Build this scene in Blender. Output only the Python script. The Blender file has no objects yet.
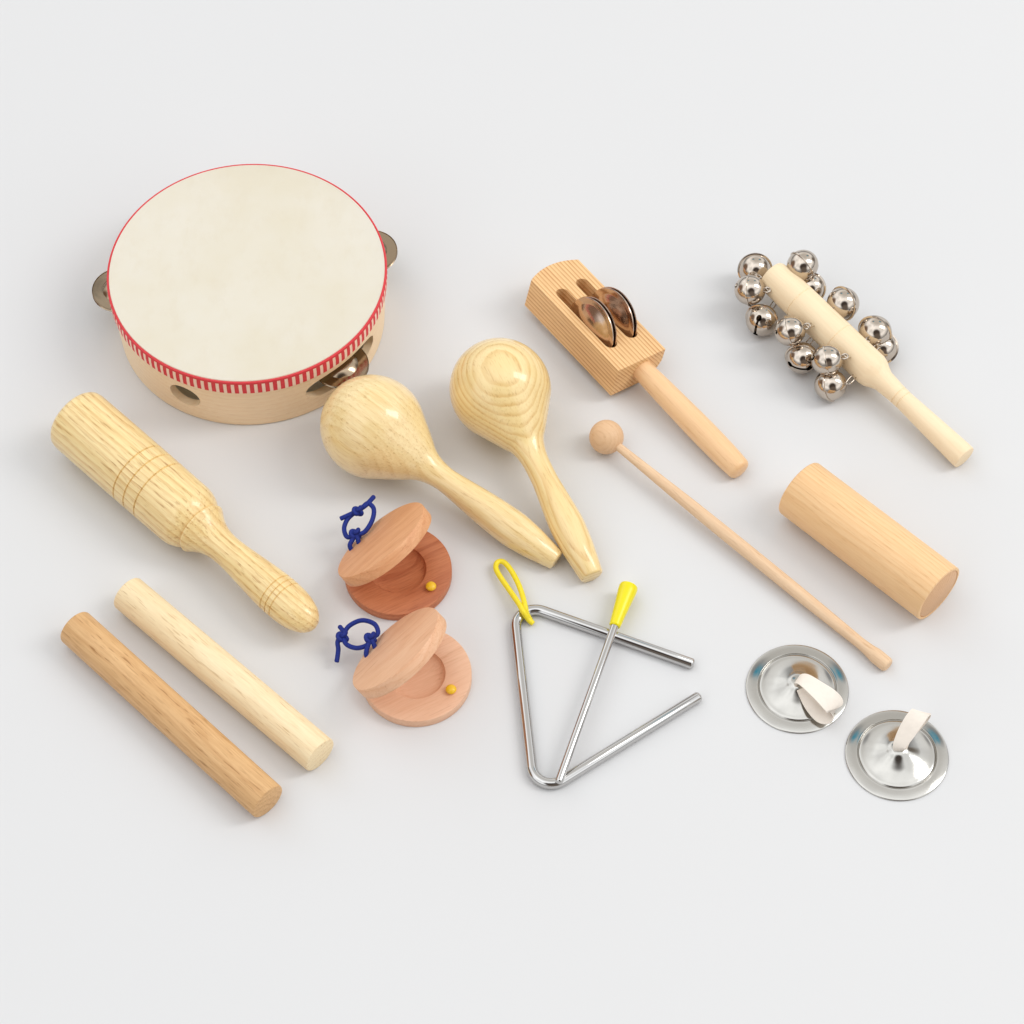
import bpy, bmesh, math, random
from mathutils import Vector, Matrix, Euler
random.seed(7)
S = 0.01                      # meshes are written in centimetres, the scene is in metres
PI = math.pi
sc = bpy.context.scene
COL = sc.collection

# ------------------------------------------------------------------ camera
FPX, TH, DIST = 2900.0, math.radians(56.2), 203.0
FW = Vector((0, math.cos(TH), -math.sin(TH))); UP = Vector((0, math.sin(TH), math.cos(TH))); RT = Vector((1, 0, 0))
CAM = -FW * DIST
cd = bpy.data.cameras.new('camera'); cam = bpy.data.objects.new('camera', cd); COL.objects.link(cam)
cd.sensor_width = 36; cd.lens = FPX / 1024 * 36; cd.clip_start = 0.05; cd.clip_end = 60
cam.location = CAM * S
cam.rotation_euler = (PI / 2 - TH, 0, 0)
sc.camera = cam

def ray(px, py, h):
    d = FW + RT * ((px - 512) / FPX) + UP * ((512 - py) / FPX)
    t = (CAM.z - h) / (-d.z)
    return CAM + d * t, t
def P(px, py, h=0.0): return ray(px, py, h)[0]
def ppcm(px, py, h=0.0): return FPX / ray(px, py, h)[1]

# ------------------------------------------------------------------ materials
def new_mat(name):
    m = bpy.data.materials.new(name); m.use_nodes = True
    nt = m.node_tree; b = nt.nodes['Principled BSDF']
    return m, nt, b
def nd(nt, t, **kw):
    n = nt.nodes.new(t)
    for k, v in kw.items():
        if k.startswith('i_'):
            n.inputs[int(k[2:])].default_value = v
        else: setattr(n, k, v)
    return n
def math_n(nt, op, a, b=None, c=None):
    n = nt.nodes.new('ShaderNodeMath'); n.operation = op
    for i, v in enumerate((a, b, c)):
        if v is None: continue
        if hasattr(v, 'is_linked') or hasattr(v, 'node'): nt.links.new(v, n.inputs[i])
        else: n.inputs[i].default_value = v
    return n.outputs[0]
def mixc(nt, fac, a, b, mode='MIX'):
    n = nt.nodes.new('ShaderNodeMix'); n.data_type = 'RGBA'; n.blend_type = mode
    for s, v in ((n.inputs[0], fac), (n.inputs[6], a), (n.inputs[7], b)):
        if hasattr(v, 'node'): nt.links.new(v, s)
        elif isinstance(v, (int, float)): s.default_value = v
        else: s.default_value = (*v, 1)
    return n.outputs[2]
def srgb(r, g, b):
    f = lambda c: (c / 255 / 12.92) if c <= 10 else ((c / 255 + 0.055) / 1.055) ** 2.4
    return (f(r), f(g), f(b))
def noise(nt, vec, scale, detail=3, rough=0.5):
    mp = nt.nodes.new('ShaderNodeMapping'); mp.inputs['Scale'].default_value = scale if isinstance(scale, tuple) else (scale,) * 3
    nt.links.new(vec, mp.inputs['Vector'])
    n = nt.nodes.new('ShaderNodeTexNoise'); n.inputs['Scale'].default_value = 1; n.inputs['Detail'].default_value = detail
    n.inputs['Roughness'].default_value = rough
    nt.links.new(mp.outputs[0], n.inputs['Vector']); return n.outputs['Fac']
def ramp(nt, fac, stops):
    r = nt.nodes.new('ShaderNodeValToRGB'); e = r.color_ramp.elements
    while len(e) < len(stops): e.new(0.5)
    for el, (p, c) in zip(e, stops):
        el.position = p; el.color = (*c, 1) if isinstance(c, tuple) else (c, c, c, 1)
    nt.links.new(fac, r.inputs[0]); return r.outputs[0]

def wood(name, light, dark, spacing=0.35, center=(0.3, -6.0), distort=0.5, fibre=0.5, rough=0.45,
         coat=0.0, pores=0.5, slope=0.0, ring=0.7, offset=0.0, xs=1.0, porec=None, tone=0.35, coord='Object'):
    m, nt, b = new_mat(name); L = nt.links
    tc = nt.nodes.new('ShaderNodeTexCoord')
    sc_ = nt.nodes.new('ShaderNodeVectorMath'); sc_.operation = 'MULTIPLY_ADD'
    L.new(tc.outputs[coord], sc_.inputs[0]); sc_.inputs[1].default_value = (100, 100, 100); sc_.inputs[2].default_value = (offset, offset * 1.7 % 1, 0)
    p = sc_.outputs[0]
    sp = nt.nodes.new('ShaderNodeSeparateXYZ'); L.new(p, sp.inputs[0])
    low = noise(nt, p, (0.10 * xs, 0.45, 0.45), 2)
    mid = noise(nt, p, (0.35 * xs, 2.0, 2.0), 2)
    y = math_n(nt, 'ADD', math_n(nt, 'SUBTRACT', sp.outputs[1], center[0]), math_n(nt, 'MULTIPLY', sp.outputs[0], slope))
    z = math_n(nt, 'SUBTRACT', sp.outputs[2], center[1])
    l = math_n(nt, 'SQRT', math_n(nt, 'ADD', math_n(nt, 'MULTIPLY', y, y), math_n(nt, 'MULTIPLY', z, z)))
    l = math_n(nt, 'ADD', l, math_n(nt, 'MULTIPLY', math_n(nt, 'SUBTRACT', low, 0.5), distort * 2))
    l = math_n(nt, 'ADD', l, math_n(nt, 'MULTIPLY', math_n(nt, 'SUBTRACT', mid, 0.5), distort * 0.22))
    v = math_n(nt, 'FRACT', math_n(nt, 'DIVIDE', l, spacing))
    rr = ramp(nt, v, [(0.0, 0.25), (0.12, 0.0), (0.55, 0.25), (0.86, 1.0), (0.97, 0.85), (1.0, 0.25)])
    # ring strength varies over the piece
    var = ramp(nt, noise(nt, p, (0.2, 0.9, 0.9), 2), [(0.3, 0.45), (0.7, 1.0)])
    col = mixc(nt, math_n(nt, 'MULTIPLY', math_n(nt, 'MULTIPLY', rr, var), ring), light, dark)
    fb = noise(nt, p, (0.35 * xs, 6.5, 6.5), 4, 0.7)
    fbr = ramp(nt, fb, [(0.36, 1.0), (0.6, 0.0)])
    dk = tuple(c * k for c, k in zip(dark, (0.9, 0.82, 0.7)))
    col = mixc(nt, math_n(nt, 'MULTIPLY', fbr, fibre * 0.45), col, dk)
    if pores:
        pr = noise(nt, p, (0.75 * xs, 8.5, 8.5), 2, 0.5)
        prr = ramp(nt, pr, [(0.57, 0.0), (0.66, 1.0)])
        # pores crowd into the late-wood bands
        clus = math_n(nt, 'ADD', math_n(nt, 'MULTIPLY', rr, 0.7), 0.3)
        col = mixc(nt, math_n(nt, 'MULTIPLY', math_n(nt, 'MULTIPLY', prr, clus), pores), col, porec or tuple(c * k for c, k in zip(dark, (0.62, 0.5, 0.36))))
    big = ramp(nt, noise(nt, p, (0.16, 0.6, 0.6), 3), [(0.35, 0.0), (0.65, 1.0)])
    col = mixc(nt, math_n(nt, 'MULTIPLY', big, tone * 0.5), col, tuple((a + 2 * b_) / 3 for a, b_ in zip(light, dark)))
    L.new(col, b.inputs['Base Color'])
    L.new(math_n(nt, 'ADD', math_n(nt, 'MULTIPLY', fb, 0.18), rough - 0.09), b.inputs['Roughness'])
    b.inputs['Specular IOR Level'].default_value = 0.4
    if coat:
        b.inputs['Coat Weight'].default_value = coat; b.inputs['Coat Roughness'].default_value = 0.08
    bp = nt.nodes.new('ShaderNodeBump'); bp.inputs['Strength'].default_value = 0.25 if not coat else 0.12
    bp.inputs['Distance'].default_value = 0.0004
    L.new(math_n(nt, 'SUBTRACT', fb, math_n(nt, 'MULTIPLY', rr, 0.3)), bp.inputs['Height']); L.new(bp.outputs[0], b.inputs['Normal'])
    return m

def metal(name, col, rough=0.12, var=0.08, bump=0.0, bscale=60.0):
    m, nt, b = new_mat(name)
    b.inputs['Base Color'].default_value = (*col, 1); b.inputs['Metallic'].default_value = 1
    tc = nt.nodes.new('ShaderNodeTexCoord')
    n = noise(nt, tc.outputs['Object'], 90.0, 4)
    nt.links.new(math_n(nt, 'ADD', math_n(nt, 'MULTIPLY', n, var), max(0.0, rough - var / 2)), b.inputs['Roughness'])
    if bump:
        n2 = noise(nt, tc.outputs['Object'], bscale, 2)
        bp = nt.nodes.new('ShaderNodeBump'); bp.inputs['Strength'].default_value = 1; bp.inputs['Distance'].default_value = bump
        nt.links.new(n2, bp.inputs['Height']); nt.links.new(bp.outputs[0], b.inputs['Normal'])
    return m
def plain(name, col, rough=0.5, var=0.06, nscale=120.0, bump=0.0, spec=0.5, sss=0.0):
    m, nt, b = new_mat(name)
    tc = nt.nodes.new('ShaderNodeTexCoord')
    n = noise(nt, tc.outputs['Object'], nscale, 4)
    c = mixc(nt, n, tuple(min(1, x * (1 + var)) for x in col), tuple(x * (1 - var * 2) for x in col))
    nt.links.new(c, b.inputs['Base Color']); b.inputs['Roughness'].default_value = rough
    b.inputs['Specular IOR Level'].default_value = spec
    if bump:
        bp = nt.nodes.new('ShaderNodeBump'); bp.inputs['Strength'].default_value = 0.6; bp.inputs['Distance'].default_value = bump
        nt.links.new(n, bp.inputs['Height']); nt.links.new(bp.outputs[0], b.inputs['Normal'])
    return m

# ------------------------------------------------------------------ geometry helpers
def mesh_obj(name, verts, faces, mat, parent=None, smooth=True, sharp=35):
    me = bpy.data.meshes.new(name)
    me.from_pydata([tuple(Vector(v) * S) for v in verts], [], faces)
    bm = bmesh.new(); bm.from_mesh(me); bmesh.ops.recalc_face_normals(bm, faces=bm.faces); bm.to_mesh(me); bm.free()
    if smooth:
        me.shade_smooth(); me.set_sharp_from_angle(angle=math.radians(sharp))
    me.materials.append(mat)
    o = bpy.data.objects.new(name, me); COL.objects.link(o)
    if parent: o.parent = parent
    return o
def tag(o, label=None, cat=None, group=None, kind=None):
    for k, v in (('label', label), ('category', cat), ('group', group), ('kind', kind)):
        if v: o[k] = v
    return o
def empty(name, loc, rz, label, cat, group=None):
    o = bpy.data.objects.new(name, None); COL.objects.link(o); o.empty_display_size = 0.02
    o.location = Vector(loc) * S; o.rotation_euler = (0, 0, rz)
    return tag(o, label, cat, group)

def lathe_data(prof, segs=96, axis='X'):
    """prof: list of (a, r). r==0 collapses to a pole."""
    V, F, rings = [], [], []
    for a, r in prof:
        if r <= 1e-6:
            rings.append([len(V)]); V.append((a, 0, 0))
        else:
            ids = []
            for k in range(segs):
                t = 2 * PI * k / segs
                ids.append(len(V)); V.append((a, r * math.cos(t), r * math.sin(t)))
            rings.append(ids)
    for A, B in zip(rings, rings[1:]):
        if len(A) == 1 and len(B) == 1: continue
        for k in range(segs):
            k2 = (k + 1) % segs
            if len(A) == 1: F.append((A[0], B[k], B[k2]))
            elif len(B) == 1: F.append((A[k], A[k2], B[0]))
            else: F.append((A[k], A[k2], B[k2], B[k]))
    if axis == 'Z': V = [(y, z, x) for x, y, z in V]
    return V, F
def lathe(name, prof, mat, parent=None, segs=96, axis='X', sharp=35):
    p = list(prof)
    if p[0][1] > 0: p = [(p[0][0], 0)] + p
    if p[-1][1] > 0: p = p + [(p[-1][0], 0)]
    V, F = lathe_data(p, segs, axis)
    return mesh_obj(name, V, F, mat, parent, sharp=sharp)
def crom(pts, n=8, closed=False):
    pts = [Vector(p) for p in pts]; out = []; N = len(pts)
    rng = N if closed else N - 1
    for i in range(rng):
        if closed: p0, p1, p2, p3 = pts[(i - 1) % N], pts[i], pts[(i + 1) % N], pts[(i + 2) % N]
        else: p0, p1, p2, p3 = pts[max(i - 1, 0)], pts[i], pts[i + 1], pts[min(i + 2, N - 1)]
        for k in range(n):
            t = k / n
            out.append(0.5 * ((2 * p1) + (p2 - p0) * t + (2 * p0 - 5 * p1 + 4 * p2 - p3) * t * t + (3 * p1 - p0 - 3 * p2 + p3) * t ** 3))
    if not closed: out.append(pts[-1])
    return out
def smooth_prof(pr, n=6):
    return [(v.x, max(0, v.y)) for v in crom([(a, r, 0) for a, r in pr], n)]
def tube_data(pts, r, segs=14, closed=False, flat=1.0, round_ends=True):
    pts = [Vector(p) for p in pts]; N = len(pts); V, F = [], []
    rad = r if isinstance(r, list) else [r] * N
    if not closed and round_ends:
        d0 = (pts[0] - pts[1]).normalized(); d1 = (pts[-1] - pts[-2]).normalized(); r0, r1 = rad[0], rad[-1]
        pts = [pts[0] + d0 * r0 * .35] + pts + [pts[-1] + d1 * r1 * .35]
        rad = [r0 * .75] + rad + [r1 * .75]; N += 2
    T = []
    for i in range(N):
        a = pts[(i - 1) % N] if (closed or i > 0) else pts[i]; b = pts[(i + 1) % N] if (closed or i < N - 1) else pts[i]
        T.append((b - a).normalized())
    up = Vector((0, 0, 1)) if abs(T[0].z) < 0.9 else Vector((1, 0, 0))
    nrm = (up - T[0] * up.dot(T[0])).normalized(); Ns = [nrm]
    for i in range(1, N):
        nrm = (nrm - T[i] * nrm.dot(T[i])).normalized(); Ns.append(nrm)
    for i in range(N):
        b = T[i].cross(Ns[i])
        for k in range(segs):
            t = 2 * PI * k / segs
            V.append(pts[i] + Ns[i] * (rad[i] * flat * math.cos(t)) + b * (rad[i] * math.sin(t)))
    for i in range(N if closed else N - 1):
        j = (i + 1) % N
        for k in range(segs):
            k2 = (k + 1) % segs
            F.append((i * segs + k, i * segs + k2, j * segs + k2, j * segs + k))
    if not closed:
        F.append(tuple(range(segs))); F.append(tuple((N - 1) * segs + k for k in reversed(range(segs))))
    return [tuple(v) for v in V], F
def tube(name, pts, r, mat, parent=None, **kw):
    V, F = tube_data(pts, r, **kw); return mesh_obj(name, V, F, mat, parent, sharp=50)
def merge(parts):
    V, F = [], []
    for v, f in parts:
        o = len(V); V += v; F += [tuple(i + o for i in q) for q in f]
    return V, F
def boolean(o, cutters, op='DIFFERENCE'):
    for c in cutters:
        m = o.modifiers.new('b', 'BOOLEAN'); m.operation = op; m.object = c; m.solver = 'EXACT'
    bpy.context.view_layer.update()
    me = bpy.data.meshes.new_from_object(o.evaluated_get(bpy.context.evaluated_depsgraph_get()))
    o.modifiers.clear(); old = o.data; o.data = me; me.name = o.name
    for c in cutters: bpy.data.objects.remove(c)
    me.shade_smooth(); me.set_sharp_from_angle(angle=math.radians(32))
    return o
def basis(x, z):
    z = Vector(z).normalized(); x = Vector(x); x = (x - z * x.dot(z)).normalized(); y = z.cross(x)
    return Matrix((x, y, z)).transposed().to_4x4()

class Axis:
    """a turned piece lying between two points seen in the photo; profile written in picture pixels"""
    def __init__(s, a, ha, b, hb):
        s.A, s.B = P(*a, ha), P(*b, hb); s.Lw = (s.B - s.A).length
        s.Lp = math.hypot(b[0] - a[0], b[1] - a[1])
        s.pa, s.pb = ppcm(*a, ha), ppcm(*b, hb); s.zr = s.pb / s.pa
        d = s.B - s.A; s.rz = math.atan2(d.y, d.x); s.pitch = -math.atan2(d.z, math.hypot(d.x, d.y))
        m = (s.A + s.B) / 2; s.base = Vector((m.x, m.y, 0))
    def x(s, t):
        k = t / s.Lp; return s.Lw * k * s.zr / (1 - k + k * s.zr)
    def pt(s, t, dia): 
        k = max(0, min(1, t / s.Lp)); return (s.x(t), dia / 2 / (s.pa * (1 - k) + s.pb * k))
    def prof(s, lst): return [s.pt(*q) for q in lst]
    def put(s, o, root=None):
        if root:
            loc = Matrix.Rotation(-s.rz, 3, 'Z') @ (s.A - s.base); o.parent = root
            o.location = loc * S; o.rotation_euler = (0, s.pitch, 0)
        else:
            o.location = s.A * S; o.rotation_euler = (0, s.pitch, s.rz)
        return o
    def local(s, w):      # world cm -> root local cm
        return Matrix.Rotation(-s.rz, 3, 'Z') @ (Vector(w) - s.base)
def groove(prof, xs, depth=0.05, w=0.05):
    """cut V grooves into a profile at positions xs"""
    def rat(x):
        for (a, r), (a2, r2) in zip(prof, prof[1:]):
            if a <= x <= a2 and a2 > a: return r + (r2 - r) * (x - a) / (a2 - a)
        return prof[-1][1]
    add = []
    for x in xs: add += [(x - w, rat(x - w)), (x - w * .3, rat(x) - depth), (x + w * .3, rat(x) - depth), (x + w, rat(x + w))]
    keep = [p for p in prof if not any(abs(p[0] - x) < w * 1.01 and p[1] > 0.2 for x in xs)]
    # stable merge by position
    body = keep + add; first = prof[0]; last = prof[-1]
    body = [p for p in body if p not in (first, last)]
    body.sort(key=lambda p: p[0])
    return [first] + body + [last]

# ------------------------------------------------------------------ table
m, nt, b = new_mat('white_backdrop')
tc = nt.nodes.new('ShaderNodeTexCoord')
n = noise(nt, tc.outputs['Object'], 3.0, 3)
nt.links.new(mixc(nt, n, (0.696, 0.694, 0.696), (0.684, 0.682, 0.684)), b.inputs['Base Color'])
b.inputs['Roughness'].default_value = 0.6; b.inputs['Specular IOR Level'].default_value = 0.25
g = mesh_obj('ground', [(-600, -600, 0), (600, -600, 0), (600, 600, 0), (-600, 600, 0)], [(0, 1, 2, 3)], m, smooth=False)
tag(g, 'smooth white studio tabletop under the instruments', None, None, 'structure')

# ------------------------------------------------------------------ shared metals
NICKEL = metal('polished_nickel', (0.60, 0.56, 0.52), 0.10, 0.06, 0.00004, 140)
BELLM = metal('bell_nickel', (0.56, 0.49, 0.42), 0.09, 0.06, 0.00010, 120)
CHROME = metal('chromed_steel', (0.56, 0.55, 0.54), 0.06, 0.05)
JINGLE = metal('jingle_plate', (0.58, 0.44, 0.35), 0.16, 0.08)
TJING = metal('tambourine_jingle', (0.38, 0.29, 0.20), 0.16, 0.1, 0.00012, 90)
CYM = metal('cymbal_steel', (0.50, 0.485, 0.455), 0.13, 0.10, 0.00012, 55)

# ------------------------------------------------------------------ tambourine
FR = wood('birch_frame', srgb(250, 226, 192), srgb(238, 202, 158), 0.5, (0, -40), 0.3, 0.4, 0.5, pores=0.15, ring=0.4)
# grain runs round the frame
def build_tambourine():
    H, R = 5.6, 9.98
    cw = P(247, 270.6, H)
    root = empty('tambourine', (cw.x, cw.y, 0), 0, 'round wooden tambourine with a cream skin head and red and white striped trim', 'tambourine')
    segs = 160
    V, F = [], []
    prof = [(0.12, R - .92), (0, R - .8), (0, R - .44), (0.14, R - .32), (H - .25, R - .06), (H - .15, R - .2), (H - .15, R - .62)]
    n = len(prof)
    for k in range(segs):
        t = 2 * PI * k / segs
        for a, r in prof: V.append((r * math.cos(t), r * math.sin(t), a))
    for k in range(segs):
        k2 = (k + 1) % segs
        for i in range(n):
            j = (i + 1) % n; F.append((k * n + i, k2 * n + i, k2 * n + j, k * n + j))
    fr = mesh_obj('frame', V, F, FR)
    slots = [25, -43, 177, 124, 73]
    cutters = []
    def cutter(ang, hw, hh, zc):
        a = math.radians(ang); rd = Vector((math.cos(a), math.sin(a), 0)); tg = Vector((-math.sin(a), math.cos(a), 0))
        N = 40; V = []
        for r in (7.5, 11.5):
            for k in range(N):
                t = 2 * PI * k / N
                cx, cz = math.cos(t), math.sin(t)
                e = 0.62 if hw > 2 else 1.0
                V.append(rd * r + tg * (hw * math.copysign(abs(cx) ** e, cx)) + Vector((0, 0, zc + hh * math.copysign(abs(cz) ** (0.8 if hw > 2 else 1), cz))))
        F = [tuple(range(N)), tuple(reversed(range(N, 2 * N)))] + [(k, (k + 1) % N, N + (k + 1) % N, N + k) for k in range(N)]
        return mesh_obj('cutter', V, F, FR)
    for s in slots: cutters.append(cutter(s, 3.4, 1.12, 2.6))
    cutters.append(cutter(-115.5, 1.22, 1.1, 2.5))
    boolean(fr, cutters); fr.parent = root
    # skin head
    mh, nt, b = new_mat('skin_head'); tc = nt.nodes.new('ShaderNodeTexCoord')
    n1 = noise(nt, tc.outputs['Object'], 14.0, 4, 0.6); n2 = noise(nt, tc.outputs['Object'], (90.0, 45.0, 45.0), 4, 0.7)
    c = mixc(nt, ramp(nt, n1, [(0.35, 0.0), (0.65, 1.0)]), srgb(245, 240, 227), srgb(241, 234, 215))
    c = mixc(nt, math_n(nt, 'MULTIPLY', ramp(nt, n2, [(0.5, 0.0), (0.75, 1.0)]), 0.35), c, srgb(234, 224, 202))
    nt.links.new(c, b.inputs['Base Color']); b.inputs['Roughness'].default_value = 0.6; b.inputs['Specular IOR Level'].default_value = 0.2
    tr = nt.nodes.new('ShaderNodeBsdfTranslucent'); tr.inputs[0].default_value = (*srgb(242, 230, 200), 1)
    mx = nt.nodes.new('ShaderNodeMixShader'); mx.inputs[0].default_value = 0.25
    nt.links.new(b.outputs[0], mx.inputs[1]); nt.links.new(tr.outputs[0], mx.inputs[2])
    nt.links.new(mx.outputs[0], nt.nodes['Material Output'].inputs[0])
    pr = [(H - .1, 0), (H - .1, R - .3), (H - .05, R - .12), (H - 0.02, R - .10), (H + 0.06, R - .13), (H + 0.04, R - .3), (H + 0.0, R - 1.5), (H, 0)]
    lathe('drum_head', pr, mh, root, 192, 'Z')
    # striped trim ribbon
    mt, nt, b = new_mat('striped_ribbon'); tc = nt.nodes.new('ShaderNodeTexCoord')
    sp = nt.nodes.new('ShaderNodeSeparateXYZ'); nt.links.new(tc.outputs['Object'], sp.inputs[0])
    ang = math_n(nt, 'ARCTAN2', sp.outputs[1], sp.outputs[0])
    fr_ = math_n(nt, 'FRACT', math_n(nt, 'MULTIPLY', ang, 116 / (2 * PI)))
    stripe = math_n(nt, 'LESS_THAN', math_n(nt, 'ABSOLUTE', math_n(nt, 'SUBTRACT', fr_, 0.5)), 0.28)
    top = math_n(nt, 'GREATER_THAN', sp.outputs[2], (H - .19) * S)
    red = math_n(nt, 'MAXIMUM', stripe, top)
    nz = noise(nt, tc.outputs['Object'], 500.0, 3)
    rc = mixc(nt, nz, srgb(208, 44, 54), srgb(226, 74, 80)); wc = mixc(nt, nz, srgb(244, 208, 186), srgb(252, 228, 210))
    nt.links.new(mixc(nt, red, wc, rc), b.inputs['Base Color']); b.inputs['Roughness'].default_value = 0.75
    bp = nt.nodes.new('ShaderNodeBump'); bp.inputs['Distance'].default_value = 0.0005; bp.inputs['Strength'].default_value = 0.7
    nt.links.new(math_n(nt, 'ADD', red, math_n(nt, 'MULTIPLY', nz, 0.4)), bp.inputs['Height']); nt.links.new(bp.outputs[0], b.inputs['Normal'])
    pr = [(H - .02, R - .13), (H + .035, R - .05), (H + .0, R + .03), (H - .1, R + .06), (H - .19, R + .05), (H - .22, R + .02), (H - .62, R + .05), (H - 1.24, R + .02), (H - 1.31, R - .04), (H - 1.24, R - .18), (H - .1, R - .055)]
    V, F = [], []; n = len(pr); segs = 256
    for k in range(segs):
        t = 2 * PI * k / segs
        for a, r in pr: V.append((r * math.cos(t), r * math.sin(t), a))
    for k in range(segs):
        k2 = (k + 1) % segs
        for i in range(n):
            j = (i + 1) % n; F.append((k * n + i, k2 * n + i, k2 * n + j, k * n + j))
    mesh_obj('trim_ribbon', V, F, mt, root)
    # jingle pairs
    for s in slots:
        a = math.radians(s); rc = 9.3 if s == -43 else 9.5; c = Vector((rc * math.cos(a), rc * math.sin(a), 2.75))
        for k, dz in ((1, 0.09), (-1, -0.09)):
            rj = 1.98
            pf = [(0, 0.12), (0.0, rj * .45), (-0.0, rj * .5)]
            up_ = [(0.05, rj), (0.0, rj - .05), (0.06, rj * .62), (0.30, rj * .48), (0.42, rj * .3), (0.44, 0.12)]
            dn_ = [(0.38, 0.12), (0.36, rj * .28), (0.25, rj * .44), (0.02, rj * .60), (-0.06, rj - .05), (0.0, rj + .02)]
            loop = up_ + dn_
            V, F = [], []; n = len(loop); sg = 64
            for q in range(sg):
                t = 2 * PI * q / sg
                for z, r in loop: V.append((r * math.cos(t), r * math.sin(t), z * k))
            for q in range(sg):
                q2 = (q + 1) % sg
                for i in range(n):
                    j = (i + 1) % n; F.append((q * n + i, q2 * n + i, q2 * n + j, q * n + j))
            j = mesh_obj('jingle', V, F, TJING, root)
            j.location = (c + Vector((0, 0, dz))) * S
            tl = Vector((random.uniform(-1, 1), random.uniform(-1, 1), 0)) * 0.03
            j.rotation_euler = (tl.x, tl.y, 0)
        pin = lathe('pin', [(1.2, .07), (3.5, .07)], NICKEL, root, 16, 'Z'); pin.location = Vector((c.x, c.y, 0)) * S
build_tambourine()

# ------------------------------------------------------------------ turned pieces
def turned(name, part, ax, prof, mat, label, cat, group=None, segs=96):
    root = empty(name, ax.base, ax.rz, label, cat, group)
    o = lathe(part, prof, mat, None, segs); ax.put(o, root); return root, o

# guiro-like grooved wooden shaker, upper left
ASH = wood('lacquered_ash', srgb(250, 226, 166), srgb(212, 164, 96), 0.43, (-14.0, -5.0), 0.38, 0.6, 0.35, coat=0.5, pores=0.75, ring=0.7, offset=1.3, tone=.25)
ax = Axis((73.5, 417), 2.64, (315, 627), 2.15)
L = ax.Lp
lst = [(0, 54), (1.2, 62), (4, 67.5), (9, 69.5), (40, 70), (120, 70), (148, 69.5), (154, 67.5), (160, 62.5), (164.5, 56), (167, 51)]
pr = ax.prof(lst)
neck = smooth_prof(ax.prof([(168.6, 55.5), (170, 56.8), (171.2, 55.5), (176, 48), (183, 40), (191, 34.5), (202, 32), (217, 33.5), (237, 38), (257, 42), (270, 43.5), (286, 43), (298, 39.5), (308, 32.5)]), 5) + ax.prof([(L - 8.2, 28), (L - 5, 22.5), (L - 2.2, 15.5), (L - .6, 8), (L, 0)])
full = pr + [ax.pt(167.6, 50), ax.pt(168.1, 50)] + neck
full = groove(full, [ax.x(t) for t in (87.5, 100.5, 114.5)], 0.11, 0.07)
full = groove(full, [ax.x(t) for t in (268, 274, 280)], 0.08, 0.06)
turned('wooden_shaker', 'body', ax, full, ASH, 'lacquered wooden shaker with a thick ringed barrel and rounded bulb-ended handle, left of the castanets', 'shaker')

# maracas
def maraca(c, rb, e, he, hn, mat, label):
    """c bulb centre px, rb bulb radius px, e handle end px, hn: (t, dia) along the axis from bulb centre"""
    r0 = rb / ppcm(*c, 3.5); ax = Axis(c, r0, e, he)
    pr = [(-r0 * math.cos(a), r0 * math.sin(a)) for a in [math.radians(x) for x in range(0, 128, 6)]]
    pr = [(x * 1.03 if x < 0 else x, r) for x, r in pr]
    nk = [ax.pt(*q) for q in hn[:-2]]
    sm = smooth_prof(pr[-2:] + nk, 6)[6:]
    endp = [ax.pt(*q) for q in hn[-2:]]
    xe, re = endp[-1]
    pr = pr[:-2] + [pr[-2]] + sm + [(xe - .12, endp[-2][1]), (xe - .03, re * 1.0), (xe, re - .07)]
    return turned('maraca', 'body', ax, pr, mat, label, 'maraca', 'pair of maracas', 112)
k = 1 / 3.413
ASH2 = wood('maraca_ash_straight', srgb(247, 222, 166), srgb(224, 186, 120), 0.55, (-7.0, 0.6), 0.5, 0.6, 0.3, coat=0.7, pores=0.5, ring=0.5, offset=4.1, tone=.3)
ASH3 = wood('maraca_ash_cathedral', srgb(248, 222, 162), srgb(222, 180, 110), 0.42, (-0.4, 34.0), 0.28, 0.3, 0.3, coat=0.7, pores=0.4, ring=0.85, offset=0.4, tone=.2)
maraca((373, 427), 52, (556.5, 560.5), 0.78, [(t * k, 2 * r * k) for t, r in [(185, 88), (215, 66), (250, 51), (290, 44), (330, 44), (440, 55), (520, 61), (600, 63), (680, 54), (760, 36), (776, 33)]], ASH2,
       'pale wooden maraca leaning near the tambourine, left one of the crossed pair, straight fine grain')
maraca((500.4, 389.5), 50.8, (592.5, 577.5), 0.85, [(t * k, 2 * r * k) for t, r in [(178, 84), (208, 62), (245, 50), (283, 45), (342, 45), (379, 48), (472, 57), (527, 60), (606, 55), (690, 41), (712, 38)]], ASH3,
       'pale wooden maraca with concentric growth rings on its round head, handle end nearest the triangle')

# claves
def clave(a, b, dia, mat, label):
    r = dia / 2 / ppcm((a[0] + b[0]) / 2, (a[1] + b[1]) / 2, 1.3)
    ax = Axis(a, r, b, r)
    o = lathe('clave', [(0, r - .12), (0.05, r - .04), (0.14, r), (ax.Lw * .5, r * 1.005), (ax.Lw - .1, r), (ax.Lw - .03, r - .03), (ax.Lw, r - .09)], mat, None, 96)
    ax.put(o); tag(o, label, 'clave', 'pair of rhythm sticks')
CL1 = wood('brown_clave_wood', srgb(228, 186, 134), srgb(192, 142, 88), 0.5, (-1.2, -2.6), 0.5, 0.9, 0.5, pores=0.85, ring=0.55, offset=2.2, tone=.6)
CL2 = wood('pale_clave_wood', srgb(250, 230, 190), srgb(236, 206, 158), 0.45, (0.5, -5), 0.5, 0.7, 0.5, pores=0.6, ring=0.55, offset=7.2, tone=.4)
clave((74.5, 626.5), (268, 802), 39.5, CL1, 'darker brown wooden rhythm stick, nearer the lower left of the pair')
clave((127, 592.5), (320.3, 755.5), 38.5, CL2, 'pale cream wooden rhythm stick lying beside the darker brown stick')

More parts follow.
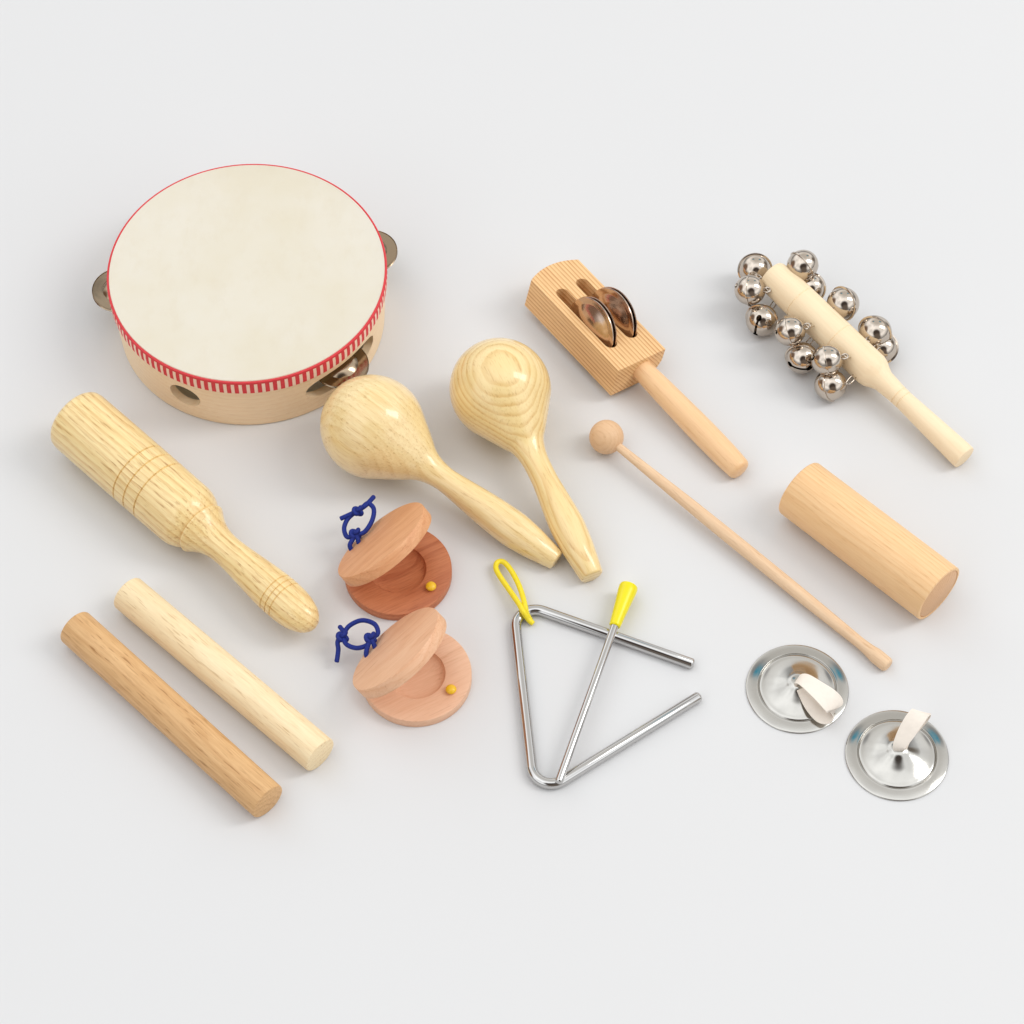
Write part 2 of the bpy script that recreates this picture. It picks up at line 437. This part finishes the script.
# cylinder shaker
CS = wood('shaker_wood', srgb(246, 206, 156), srgb(228, 176, 118), 0.32, (-9, 2.0), 0.25, 0.5, 0.5, pores=0.3, ring=0.55, offset=3.3, tone=.3)
r = 63.5 / 2 / ppcm(870, 540, 2.2)
ax = Axis((798.5, 487.5), r, (939, 594), r)
root = empty('cylinder_shaker', ax.base, ax.rz, 'short thick light-orange wooden cylinder shaker between the mallet and the bell stick', 'shaker')
Lw = ax.Lw
o = lathe('tube', [(0, r - .14), (0.05, r - .05), (0.15, r), (Lw - .08, r), (Lw - .02, r - .03), (Lw, r - .08), (Lw, r - .22), (Lw - .1, r - .23), (Lw - .1, 0)], CS); ax.put(o, root)
CS2 = wood('end_cap_wood', srgb(226, 182, 138), srgb(204, 152, 108), 0.3, (-4, 2.0), 0.25, 0.5, 0.5, pores=0.3, ring=0.5, offset=5.3)
o = lathe('end_cap', [(Lw - .09, r - .26), (Lw - .03, r - .26), (Lw + .0, r - .31)], CS2); ax.put(o, root)

# mallet
ML = wood('mallet_beech', srgb(236, 204, 168), srgb(214, 172, 130), 0.3, (-2, 3.0), 0.2, 0.6, 0.5, pores=0.45, ring=0.4, offset=9.3)
MB_ = wood('mallet_ball_beech', srgb(228, 190, 150), srgb(214, 170, 128), 0.25, (-4, 3.0), 0.2, 0.5, 0.5, pores=0.2, ring=0.35, offset=5.9)
rb = 17.3 / ppcm(606.5, 437, 1.2)
ax = Axis((606.5, 437), rb, (888.5, 666), 0.52)
root = empty('mallet', ax.base, ax.rz, 'slim wooden beater mallet with a small round ball head, lying right of the maracas', 'mallet')
L = ax.Lp
pr = smooth_prof(ax.prof([(14, 8.5), (30, 9), (70, 11), (120, 13.2), (190, 14), (260, 13.5), (310, 12), (326, 11.6), (338, 13), (346, 15.4), (351, 15.6)]), 5) + ax.prof([(L - 3.5, 15.4), (L - 1, 14), (L, 11.5)])
o = lathe('stick', pr, ML); ax.put(o, root)
pr = [(-rb * math.cos(math.radians(a)), rb * math.sin(math.radians(a))) for a in range(0, 165, 6)] + [(rb * .97, .31)]
o = lathe('ball_head', pr, MB_); ax.put(o, root)

# ------------------------------------------------------------------ castanets
def disc_prof(R, T, rb=1.95, dep=0.5):
    pr = [(0, 0), (0, R - .07), (0.02, R - .02), (0.07, R), (T - .06, R), (T - .02, R - .02), (T, R - .06), (T, rb + .05)]
    pr += [(T - .02, rb)] + [(T - .03 - dep * math.sin(math.radians(a)), rb * math.cos(math.radians(a)) ** .75) for a in range(10, 90, 10)] + [(T - .03 - dep, 0)]
    return pr
NAVY = plain('navy_elastic', srgb(28, 48, 138), 0.65, 0.3, 1100.0, 0.0005, 0.3)
YEL = plain('yellow_plastic', srgb(246, 196, 40), 0.3, 0.04)
def knot(c, r, ax1, ax2, cr):
    """small overhand knot around c"""
    a = Vector(ax1).normalized(); b = Vector(ax2); b = (b - a * a.dot(b)).normalized(); n = a.cross(b); pts = []
    for q in range(42):
        t = 2 * PI * q / 42
        x = math.sin(t) + 2 * math.sin(2 * t); y = math.cos(t) - 2 * math.cos(2 * t); z = -math.sin(3 * t)
        pts.append(Vector(c) + (a * x + b * y) * r / 3 + n * z * r * .55)
    return tube_data(pts, cr, 10, True)
def castanets(c0, rpx, c1, ratio, idir, knob_px, cords, knots, m_low, m_up, label):
    T = 0.8; pc = ppcm(*c0, T); R = rpx / pc
    w = P(*c0, T); root = empty('castanets', (w.x, w.y, 0), 0, label, 'castanets', 'pair of finger castanets')
    low = lathe('clapper', disc_prof(R, T), m_low, root, 112, 'Z'); low.rotation_euler = (0, 0, 0.5)
    kp = P(*knob_px, T) - Vector((w.x, w.y, 0))
    kp2 = Matrix.Rotation(-0.5, 3, 'Z') @ kp
    kn = lathe('knob', [(-.1, .22), (0.08, .24), (.12, .33), (.24, .37), (.36, .31), (.43, .17), (.45, 0)], YEL, low, 32, 'Z', 60)
    kn.location = Vector((kp2.x, kp2.y, T)) * S
    # upper shell: outer face normal from how it reads in the photo
    v = (CAM - P(*c1, 3)).normalized(); rt = Vector((1, 0, 0)); up = v.cross(rt).normalized()
    if up.z < 0: up = -up
    idv = (rt * idir[0] + up * idir[1]).normalized()
    N = v * ratio + idv * math.sqrt(1 - ratio * ratio); N.normalize()
    sl = math.sqrt(1 - N.z ** 2); hc = T + R * sl + (T + .12) * N.z + 0.02
    cw = P(*c1, hc)
    # local +z of the mesh is the hollow (inner) side -> points along -N
    upo = lathe('clapper', disc_prof(R, T + .12), m_up, root, 112, 'Z')
    M = basis(Vector((1, 0.3, 0)), -N); M.translation = (cw - Vector((w.x, w.y, 0))) * S
    upo.matrix_local = M
    loc = lambda q: P(q[0], q[1], q[2]) - Vector((w.x, w.y, 0))
    parts = []
    for c in cords:
        pts = crom([loc(q) for q in c], 8); parts.append(tube_data(pts, 0.165, 12))
    for q, r in knots: parts.append(knot(loc(q), r, (1, .6, .2), (0, .5, 1), 0.165))
    V, F = merge(parts); mesh_obj('elastic_cord', V, F, NAVY, root, sharp=60)
    return root
z6 = lambda x, y, h: (320 + x / 3.94, 480 + y / 3.94, h)
RW = wood('red_castanet_wood', srgb(206, 132, 90), srgb(172, 96, 62), 0.5, (-1, 7), 0.6, 0.9, 0.5, pores=0.5, ring=0.85, offset=1.1, tone=.7)
RWu = wood('tan_castanet_wood', srgb(232, 176, 130), srgb(212, 144, 98), 0.6, (-1, 7), 0.7, 0.9, 0.5, pores=0.4, ring=0.65, offset=2.1, tone=.6)
PW = wood('pink_castanet_wood', srgb(238, 194, 162), srgb(224, 172, 138), 0.6, (-1, 7), 0.5, 0.7, 0.5, pores=0.3, ring=0.55, offset=3.4, tone=.5)
PWu = wood('pink_castanet_wood_upper', srgb(238, 192, 156), srgb(222, 164, 124), 0.5, (2, 6), 0.7, 0.7, 0.5, pores=0.4, ring=0.6, offset=6.4, tone=.6)
castanets((398, 569), 53.8, (380.4, 539.3), 0.335, (-.65, .76), (431, 588),
    [[z6(140, 300, 1.4), z6(118, 262, 2.0), z6(128, 235, 2.2), z6(140, 215, 2.3)],
     [z6(165, 280, 1.5), z6(152, 245, 2.1), z6(146, 222, 2.3), z6(140, 215, 2.3)],
     [z6(140, 215, 2.3), z6(108, 225, 2.2), z6(95, 192, 2.1), z6(108, 155, 2.2), z6(135, 130, 2.4), z6(150, 120, 2.5)],
     [z6(140, 215, 2.3), z6(175, 205, 2.5), z6(205, 160, 2.7), z6(212, 115, 2.7), z6(190, 92, 2.6), z6(170, 105, 2.6), z6(150, 120, 2.5)],
     [z6(150, 120, 2.5), z6(180, 100, 2.6), z6(212, 66, 2.6)],
     [z6(150, 120, 2.5), z6(120, 135, 2.4), z6(82, 152, 2.3)]],
    [(z6(140, 212, 2.3), .33), (z6(150, 122, 2.5), .3)], RW, RWu,
    'reddish-brown wooden castanet pair with navy elastic, the upper of the two')
castanets((416.4, 673.3), 55.3, (395.0, 648.0), 0.375, (-.69, .72), (451, 691),
    [[z6(200, 720, 1.4), z6(182, 688, 1.9), z6(190, 650, 2.2), z6(200, 622, 2.3)],
     [z6(222, 690, 1.5), z6(215, 655, 2.1), z6(206, 635, 2.3), z6(200, 622, 2.3)],
     [z6(200, 622, 2.3), z6(228, 605, 2.3), z6(215, 568, 2.2), z6(165, 553, 2.0), z6(115, 575, 1.7), z6(90, 612, 1.5)],
     [z6(200, 622, 2.3), z6(185, 650, 2.1), z6(145, 662, 1.8), z6(105, 648, 1.6), z6(90, 618, 1.5)],
     [z6(90, 615, 1.5), z6(92, 598, 1.5), z6(78, 578, 1.4)],
     [z6(90, 615, 1.5), z6(70, 635, 1.4), z6(72, 670, 1.1), z6(66, 715, .8)]],
    [(z6(200, 622, 2.3), .33), (z6(90, 617, 1.5), .34)], PW, PWu,
    'pale pinkish wooden castanet pair with navy elastic loop, the lower of the two')

# ------------------------------------------------------------------ jingle block on a handle
def jingle_block():
    PINE = wood('striped_pine', srgb(246, 206, 150), srgb(190, 122, 64), 0.23, (-24, -22), 0.06, 0.35, 0.5, pores=0.3, ring=0.95, offset=.7, tone=.2)
    HND = wood('block_handle_wood', srgb(244, 204, 156), srgb(230, 180, 128), 0.5, (1, 6), 0.3, 0.5, 0.4, pores=0.25, ring=0.35, offset=8.7, coat=.2)
    # top-face centre line
    far, near = P(552.0, 266.5, 3.05), P(642.2, 359.8, 2.85)
    d = (near - far); Lb = d.length; rz = math.atan2(d.y, d.x); pitch = -math.atan2(d.z, math.hypot(d.x, d.y))
    base = (far + near) / 2; base = Vector((base.x, base.y, 0))
    root = empty('jingle_block', base, rz, 'striped pine block on a round handle with two pairs of metal jingles in slots', 'jingle stick')
    # block frame: origin far-end top centre, x along, rolled
    roll = math.radians(12.5)
    M = Matrix.Rotation(-rz, 4, 'Z') @ Matrix.Translation(far - base)
    M = Matrix.Translation(Matrix.Rotation(-rz, 3, 'Z') @ (far - base)) @ Matrix.Rotation(pitch, 4, 'Y') @ Matrix.Rotation(-roll, 4, 'X')
    w = 2.24; n = 20; hb = 2.65
    V, F = [], []
    cols = []
    for i in range(n + 1):
        s = -1 + 2 * i / n; y = w * s
        h = hb - (0.0 if s < .45 else 1.5 * ((s - .45) / .55) ** 2)
        # y>0 is the upper-right side in the photo
        x0 = 0.55 * s * s - 0.2
        ids = []
        for (x, z) in ((x0, 0), (Lb, 0), (Lb, -h), (x0, -h)): ids.append(len(V)); V.append((x, y - (0.0 if z == 0 else -0.0), z))
        cols.append(ids)
    for A, B in zip(cols, cols[1:]):
        for q in range(4):
            q2 = (q + 1) % 4; F.append((A[q], A[q2], B[q2], B[q]))
    F.append(tuple(cols[0])); F.append(tuple(reversed(cols[-1])))
    blk = mesh_obj('block', V, F, PINE)
    Mi = (Matrix.Translation(base) @ Matrix.Rotation(rz, 4, 'Z') @ M).inverted()
    def onface(x, y):        # picture point -> block-local on the top face
        g = 520 + x / 6.4, 250 + y / 6.4
        o = Mi @ P(g[0], g[1], 10); e = Mi @ P(g[0], g[1], 0); t = o.z / (o.z - e.z); q = o + (e - o) * t; return q
    cut = []; sl = []
    for a, b_ in (((268, 282), (584, 588)), ((393, 218), (716, 524))):
        A, B = onface(*a), onface(*b_); yc = (A.y + B.y) / 2; rr = 0.5
        sl.append((A.x, B.x, yc)); pts = []
        for q in range(13):
            t = PI / 2 + PI * q / 12; pts.append((A.x + rr * math.cos(t), yc + rr * math.sin(t)))
        for q in range(13):
            t = -PI / 2 + PI * q / 12; pts.append((B.x + rr * math.cos(t), yc + rr * math.sin(t)))
        N = len(pts); V = [(x, y, 1) for x, y in pts] + [(x, y, -4) for x, y in pts]
        F = [tuple(range(N)), tuple(reversed(range(N, 2 * N)))] + [(q, (q + 1) % N, N + (q + 1) % N, N + q) for q in range(N)]
        cut.append(mesh_obj('cutter', V, F, PINE))
    boolean(blk, cut); blk.data.set_sharp_from_angle(angle=math.radians(25))
    bv = blk.modifiers.new('soft_edges', 'BEVEL'); bv.width = 0.0004; bv.segments = 2; bv.limit_method = 'ANGLE'; bv.angle_limit = math.radians(40); bv.harden_normals = False
    blk.parent = root; blk.matrix_local = Matrix.Translation(M.translation * S) @ M.to_3x3().to_4x4()
    # jingles
    for (xa, xb, yc) in sl:
        rj = 2.38
        for sgn in (-1, 1):
            up_ = [(0.0, rj), (0.045, rj - .01), (0.06, rj - .05), (0.05, rj * .84), (0.07, rj * .80), (0.19, rj * .70), (0.33, rj * .5), (0.40, rj * .3), (0.43, 0.1)]
            dn_ = [(0.38, 0.1), (0.35, rj * .28), (0.27, rj * .48), (0.14, rj * .67), (0.02, rj * .78), (-0.03, rj * .84), (-0.045, rj - .04), (-.03, rj)]
            loop = up_ + dn_; V, F = [], []; n_ = len(loop); sg = 80
            for q in range(sg):
                t = 2 * PI * q / sg
                for z, r_ in loop: V.append((r_ * math.cos(t), z * sgn, r_ * math.sin(t)))
            for q in range(sg):
                q2 = (q + 1) % sg
                for i in range(n_):
                    j = (i + 1) % n_; F.append((q * n_ + i, q2 * n_ + i, q2 * n_ + j, q * n_ + j))
            j = mesh_obj('jingle', V, F, JINGLE, blk)
            j.location = Vector((xb + .40 - rj, yc + sgn * (0.12 if sgn < 0 else .13), -.47)) * S
            j.rotation_euler = (-0.15, 0, 0.012 * sgn)
    pv, pf = [], []
    x = (sl[0][1] + sl[1][1]) / 2 + .40 - 2.38
    pin = tube('pin', [(x, -w + .1, -.47), (x, w - .1, -.47)], .07, NICKEL, blk)
    # handle
    a = P(637, 364.5, 1.65); b2 = P(741.5, 471.5, 0.86)
    dd = b2 - a; Lh = dd.length; rr = 0.9
    h = lathe('handle', smooth_prof([(-.4, .76), (.6, .78), (2.5, .86), (Lh * .6, .95), (Lh * .85, .92), (Lh - .35, .84)], 5) + [(Lh - .22, .81), (Lh - .1, .72), (Lh - .02, .55), (Lh, .3)], HND, root)
    la = Matrix.Rotation(-rz, 3, 'Z') @ (a - base); rz2 = math.atan2(dd.y, dd.x) - rz
    h.location = la * S; h.rotation_euler = (0, -math.atan2(dd.z, math.hypot(dd.x, dd.y)), rz2)
jingle_block()

# ------------------------------------------------------------------ sleigh bell stick
def bell_stick():
    W = wood('pale_bell_stick_wood', srgb(250, 228, 192), srgb(238, 206, 162), 0.6, (-1, 6), 0.3, 0.3, 0.5, pores=0.12, ring=0.3, offset=8.1, tone=.3)
    k = 1 / 4.096
    ax = Axis((770.5, 274), 2.75, (964.8, 458), 0.98)
    root = empty('bell_stick', ax.base, ax.rz, 'pale turned wooden stick studded with round nickel jingle bells', 'bell stick')
    L = ax.Lp
    pr = ax.prof([(0, 26), (1, 30.5), (3, 32.5), (7, 34)] + [(t * k, d * 2 * k) for t, d in [(120, 74), (570, 74.5), (592, 69), (612, 58), (636, 48), (700, 42.5), (760, 41), (850, 45), (1000, 51), (1060, 53)]] + [(L - 1.5, 26), (L - .4, 25), (L, 23)])
    pr = groove(pr, [ax.x(t * k) for t in (168, 388)], 0.04, 0.05); pr = groove(pr, [ax.x(t * k) for t in (725, 752)], 0.05, 0.06)
    st = lathe('stick', pr, W); ax.put(st, root)
    # one bell
    r = 1.19
    def ball(rr, ridge):
        pf = []
        for a in range(0, 181, 6):
            q = math.radians(a); R_ = rr
            pf.append((R_ * math.cos(q), R_ * math.sin(q)))
            if ridge and a == 84: pf += [(.07, rr + .0), (.05, rr + .10), (-.05, rr + .10), (-.07, rr)]
        if ridge: pf = [p for p in pf if not (abs(p[0]) < .01 and abs(p[1] - rr) < .001)]
        pf[0] = (pf[0][0], 0); pf[-1] = (pf[-1][0], 0)
        return lathe('bell', pf, BELLM, None, 48, 'Z')
    body = ball(r, True); inner = ball(r - .1, False)
    bx = mesh_obj('cutter', [(x, y, z) for x in (-.68, .68) for y in (-.09, .09) for z in (-2, -.15)], [(0, 1, 3, 2), (4, 6, 7, 5), (0, 4, 5, 1), (2, 3, 7, 6), (0, 2, 6, 4), (1, 5, 7, 3)], BELLM, smooth=False)
    cuts = [inner, bx]
    for x in (-.72, .72):
        c = lathe('cutter', [(-2, .2), (-.1, .2)], BELLM, None, 20, 'Z'); c.location = (x * S, 0, 0); cuts.append(c)
    boolean(body, cuts)
    ring = [(0, .22 * math.cos(2 * PI * q / 20), r + .16 + .24 * math.sin(2 * PI * q / 20)) for q in range(20)]
    V, F = tube_data(ring, .065, 10, True)
    eye = mesh_obj('loop', V, F, BELLM, body)
    # (px, py, height, axis position px along the stick, eye direction and slit direction as seen in the photo: right, up, towards the camera)
    spots = [(755, 269.5, 1.9, 14, (.1, -.35, .9), (1, 0, 0)), (750, 290, 2.7, 18, (.9, .1, .25), (.2, .5, 1)), (762, 320, 1.2, 26, (.3, .5, -.75), (-.28, -1, .1)),
             (802.5, 265.5, 3.4, 20, (-.6, -.65, .3), (.8, -.6, .5)), (811, 287.5, 1.9, 34, (-.3, -.2, .85), (1, 0, 0)),
             (843, 303.5, 2.6, 66, (-.65, -.3, .65), (.2, 1, .3)), (875, 332, 2.2, 104, (-.3, -.5, .75), (.9, .4, 0)), (882, 348, 1.2, 112, (-.2, .1, .9), (0, 1, 0)),
             (790, 331, 2.9, 52, (.8, .35, .2), (-.3, .2, 1)), (802, 358, 1.2, 58, (.1, .65, -.7), (1, -.12, .1)), (827, 360, 2.9, 92, (.85, .3, .1), (-.5, .5, 1)), (830.5, 385, 1.2, 100, (.85, .2, .4), (.3, -1, 0))]
    u = (ax.B - ax.A).normalized(); first = True
    for i, (x, y, h, t, ed, sd) in enumerate(spots):
        if first: b_, e_ = body, eye; first = False
        else:
            b_ = body.copy(); COL.objects.link(b_); e_ = eye.copy(); COL.objects.link(e_); e_.parent = b_
        c = P(x, y, h); q = ax.A + u * ax.x(t)
        vw = (CAM - c).normalized(); rt = Vector((0, 0, 1)).cross(vw).normalized(); up = vw.cross(rt)
        cv = lambda e: rt * e[0] + up * e[1] + vw * e[2]
        dirn = cv(ed).normalized(); M = basis(cv(sd), dirn)
        M = Matrix.Rotation(-ax.rz, 4, 'Z') @ M; M.translation = ax.local(c) * S
        b_.parent = root; b_.matrix_local = M
        b_.scale = [(1, 1, 1), (.93, .93, .96), (1, 1, 1), (.95, .95, 1.0), (.9, .9, .9), (1, 1, 1), (1.02, 1.02, 1), (.95,) * 3, (.9, .9, .95), (.98,) * 3, (.92, .92, .96), (.95, .95, 1)][i]
        # short staple wire from the bell's eye into the wood
        p0 = c + dirn * (r + .12); q = ax.A + u * min(max((p0 - ax.A).dot(u), .4), 10); tgt = q + (p0 - q).normalized() * 1.0
        pts = crom([ax.local(v) for v in (p0 + u * .14, (p0 * .6 + tgt * .4) + u * .17, tgt + u * .13)], 4)
        pts2 = crom([ax.local(v) for v in (p0 - u * .14, (p0 * .6 + tgt * .4) - u * .17, tgt - u * .13)], 4)
        V, F = tube_data(pts + list(reversed(pts2)), .05, 8, True)
        mesh_obj('staple', V, F, BELLM, root, sharp=70)
bell_stick()

# ------------------------------------------------------------------ triangle and its beater
def triangle():
    z7 = lambda x, y, h=0.375: P(480 + x / 4.096, 550 + y / 4.096, h)
    rr = 0.375
    pts = [z7(868, 466), z7(134, 206), z7(226, 1014), z7(893, 602)]
    def fillet(a, c, b, R, n=14):
        u, v = (a - c).normalized(), (b - c).normalized(); th = math.acos(u.dot(v)); t = R / math.tan(th / 2)
        bis = (u + v).normalized(); o = c + bis * (R / math.sin(th / 2)); p, q = c + u * t, c + v * t; out = []
        p0, q0 = p - o, q - o; om = math.acos(p0.normalized().dot(q0.normalized()))
        for k in range(n + 1):
            s = k / n; out.append(o + (p0 * math.sin((1 - s) * om) + q0 * math.sin(s * om)) / math.sin(om))
        return out
    path = [pts[0]] + fillet(pts[0], pts[1], pts[2], 1.35) + fillet(pts[1], pts[2], pts[3], 1.3) + [pts[3]]
    c = sum(pts, Vector()) / 4; c.z = 0
    root = empty('triangle', c, 0, 'chromed steel musical triangle with a yellow hanging loop', 'triangle')
    V, F = tube_data([p - c for p in path], rr, 40)
    mesh_obj('rod', V, F, CHROME, root, sharp=60)
    YC = plain('yellow_cord', srgb(244, 222, 40), 0.5, 0.05, 400.0, 0.0001)
    lp = [z7(216, 300, .28), z7(196, 282, .45), z7(176, 252, .95), z7(160, 222, 1.0), z7(128, 175, .75), z7(88, 118, .55), z7(66, 78, .5), z7(70, 52, .5), z7(94, 48, .5), z7(122, 76, .55), z7(152, 128, .6), z7(172, 180, .75), z7(184, 226, 1.02), z7(192, 262, .7), z7(208, 290, .2)]
    V, F = tube_data([p - c for p in crom(lp, 8)], .19, 12)
    mesh_obj('hanging_loop', V, F, YC, root, sharp=60)
    ax = Axis((558.5, 782.5), 1.03, (629, 586), 1.03); L = ax.Lp
    root = empty('triangle_beater', ax.base, ax.rz, 'slim steel triangle beater with a yellow plastic grip laid across the triangle', 'beater')
    o = lathe('rod', ax.prof([(0, 6), (.8, 7.8), (2, 8.3), (170, 8.3)]), CHROME, None, 48); ax.put(o, root)
    YG = plain('yellow_grip', srgb(240, 224, 16), 0.28, 0.03)
    g_ = ax.prof([(L - 43, 9.5), (L - 42, 11.5), (L - 39, 12), (L - 20, 15.5), (L - 6, 18.8), (L - 2, 19), (L - .5, 18), (L, 15)])
    o = lathe('grip', g_, YG, None, 48); ax.put(o, root)
triangle()

# ------------------------------------------------------------------ finger cymbals
LEATH = plain('white_leather', srgb(244, 234, 222), 0.75, 0.04, 260.0, 0.0002, 0.2)
def cymbal(c, rpx, dirs, label):
    w = P(*c, .1); R = rpx / ppcm(*c, .1)
    root = empty('finger_cymbal', (w.x, w.y, 0), 0, label, 'cymbal', 'pair of finger cymbals')
    top = [(.07, R), (.12, R - .03), (.20, R * .9), (.26, R * .80), (.27, R * .775), (.19, R * .76), (.19, R * .75), (.27, R * .72), (.37, R * .62), (.57, R * .46), (.77, R * .34), (.94, R * .25), (1.07, R * .19), (1.15, R * .14), (1.20, R * .07), (1.20, .1)]
    top = [(v.x, v.y) for v in crom([(a, b, 0) for a, b in top], 4)]
    bot = [(a - .06, b) for a, b in reversed(top)]; bot[-1] = (.0, R - .02)
    loop = top + bot; V, F = [], []; n = len(loop); sg = 128
    for q in range(sg):
        t = 2 * PI * q / sg
        for z, r in loop: V.append((r * math.cos(t), r * math.sin(t), z))
    for q in range(sg):
        q2 = (q + 1) % sg
        for i in range(n):
            j = (i + 1) % n; F.append((q * n + i, q2 * n + i, q2 * n + j, q * n + j))
    mesh_obj('plate', V, F, CYM, root, sharp=50)
    # leather strap: a flat band folded into a loop
    cen, width = dirs
    V, F = [], []; pts = crom([P(a, b, h) - Vector((w.x, w.y, 0)) for a, b, h, _ in cen], 8)
    wd = crom([Vector(q[3]) for q in cen], 8); N = len(pts); th = .055
    for i in range(N):
        T = (pts[min(i + 1, N - 1)] - pts[max(i - 1, 0)]).normalized(); s = wd[i]; wl = s.length
        s = (s - T * s.dot(T)).normalized(); nn = T.cross(s)
        for a, b_ in ((-1, -1), (1, -1), (1, 1), (-1, 1)): V.append(pts[i] + s * (a * wl / 2) + nn * (b_ * th))
    for i in range(N - 1):
        for q in range(4):
            q2 = (q + 1) % 4; F.append((i * 4 + q, i * 4 + q2, i * 4 + 4 + q2, i * 4 + 4 + q))
    F.append((0, 1, 2, 3)); F.append(tuple((N - 1) * 4 + q for q in (3, 2, 1, 0)))
    s_ = mesh_obj('strap', V, F, LEATH, root, sharp=40)
    bv = s_.modifiers.new('soft_edges', 'BEVEL'); bv.width = 0.0002; bv.segments = 2; bv.angle_limit = math.radians(50); bv.limit_method = 'ANGLE'
z8 = lambda x, y: (730 + x / 4.452, 630 + y / 4.452)
def c8(x, y, h, wv): return (*z8(x, y), h, wv)
cymbal((797.3, 688.5), 51.2, ([c8(305, 245, 1.0, (.35, .5, 0)), c8(300, 222, 1.5, (.4, .6, 0)), c8(330, 222, 1.9, (.5, .85, 0)), c8(385, 262, 2.0, (.65, 1.1, 0)), c8(440, 308, 1.8, (.75, 1.3, .2)), c8(468, 345, 1.35, (.8, 1.3, .3)), c8(450, 372, .95, (.8, 1.2, .3)), c8(410, 372, .75, (.7, 1.1, .3)), c8(360, 330, .95, (.5, .8, .2)), c8(315, 262, 1.05, (.35, .5, 0))], 1),
       'small domed steel finger cymbal with its white leather strap flopped right, nearer the mallet')
cymbal((896.9, 755), 51.6, ([c8(760, 540, 1.0, (.6, .1, 0)), c8(752, 520, 1.6, (.8, -.1, 0)), c8(778, 470, 2.2, (1.05, -.3, .1)), c8(815, 410, 2.8, (1.15, -.4, .2)), c8(845, 372, 3.0, (1.15, -.4, .2)), c8(853, 372, 2.75, (1.15, -.4, .2)), c8(824, 412, 2.25, (1.1, -.3, .1)), c8(784, 475, 1.6, (.8, -.1, 0)), c8(764, 535, 1.05, (.6, 0, 0))], 1),
       'small domed steel finger cymbal with its white strap standing up, at the lower right')

# ------------------------------------------------------------------ studio light
w = bpy.data.worlds.new('World'); sc.world = w; w.use_nodes = True; nt = w.node_tree; bg = nt.nodes['Background']
tc = nt.nodes.new('ShaderNodeTexCoord'); sp = nt.nodes.new('ShaderNodeSeparateXYZ'); nt.links.new(tc.outputs['Generated'], sp.inputs[0])
elev = ramp(nt, sp.outputs[2], [(0.0, 0.20), (0.18, 0.38), (0.42, 0.88), (1.0, 1.0)])
room = ramp(nt, noise(nt, tc.outputs['Generated'], 1.9, 2), [(0.40, 0.80), (0.60, 1.12)])
col = mixc(nt, 1.0, elev, room, 'MULTIPLY')
col = mixc(nt, 1.0, col, (0.968, 0.985, 1.0), 'MULTIPLY')
def patch(col, d, inner, outer, c, amt=1.0):       # dim or tinted spot added to the studio's world colour to shape metal reflections
    d = Vector(d).normalized(); vm = nt.nodes.new('ShaderNodeVectorMath'); vm.operation = 'DOT_PRODUCT'
    nt.links.new(tc.outputs['Generated'], vm.inputs[0]); vm.inputs[1].default_value = d
    mr = nt.nodes.new('ShaderNodeMapRange'); nt.links.new(vm.outputs['Value'], mr.inputs[0])
    mr.inputs[1].default_value = math.cos(math.radians(outer)); mr.inputs[2].default_value = math.cos(math.radians(inner))
    mr.inputs[3].default_value = 0; mr.inputs[4].default_value = amt
    return mixc(nt, mr.outputs[0], col, c)
col = patch(col, (0.12, .62, .78), 16, 40, (.50, .49, .47))
col = patch(col, (0.05, -.72, .69), 19, 30, (.05, .04, .035))
col = patch(col, (0.15, -.93, .32), 16, 28, (.12, .10, .085))
col = patch(col, (0.9, .42, .30), 7, 15, (.14, .12, .10))
col = patch(col, (-0.95, .1, .25), 14, 26, (.16, .11, .08))
col = patch(col, (-.21, .68, .70), 4, 8, (.08, .08, .09), .7)
col = patch(col, (-.17, .63, .75), 2.5, 4.5, (.03, .26, .38))
col = patch(col, (.45, .66, .62), 4, 8, (.08, .08, .09), .7)
col = patch(col, (.40, .62, .68), 2.5, 4.5, (.03, .26, .38))
nt.links.new(col, bg.inputs['Color']); bg.inputs['Strength'].default_value = 1.69
def area(name, loc, tgt, sx, sy, power, col=(1, 1, 1)):
    l = bpy.data.lights.new(name, 'AREA'); l.shape = 'RECTANGLE'; l.size = sx; l.size_y = sy; l.energy = power; l.color = col
    o = bpy.data.objects.new(name, l); COL.objects.link(o); o.location = loc
    o.rotation_euler = (Vector(tgt) - Vector(loc)).to_track_quat('-Z', 'Y').to_euler()
area('softbox', (3.6, 0.3, 3.9), (0, 0, 0), 1.3, 2.7, 76, (1, 0.995, 0.98))

# ------------------------------------------------------------------ render
sc.render.engine = 'CYCLES'
sc.render.resolution_x = sc.render.resolution_y = 1024
sc.cycles.max_bounces = 10
sc.view_settings.view_transform = 'Standard'; sc.view_settings.look = 'None'
sc.view_settings.exposure = 0.0; sc.view_settings.gamma = 1.0
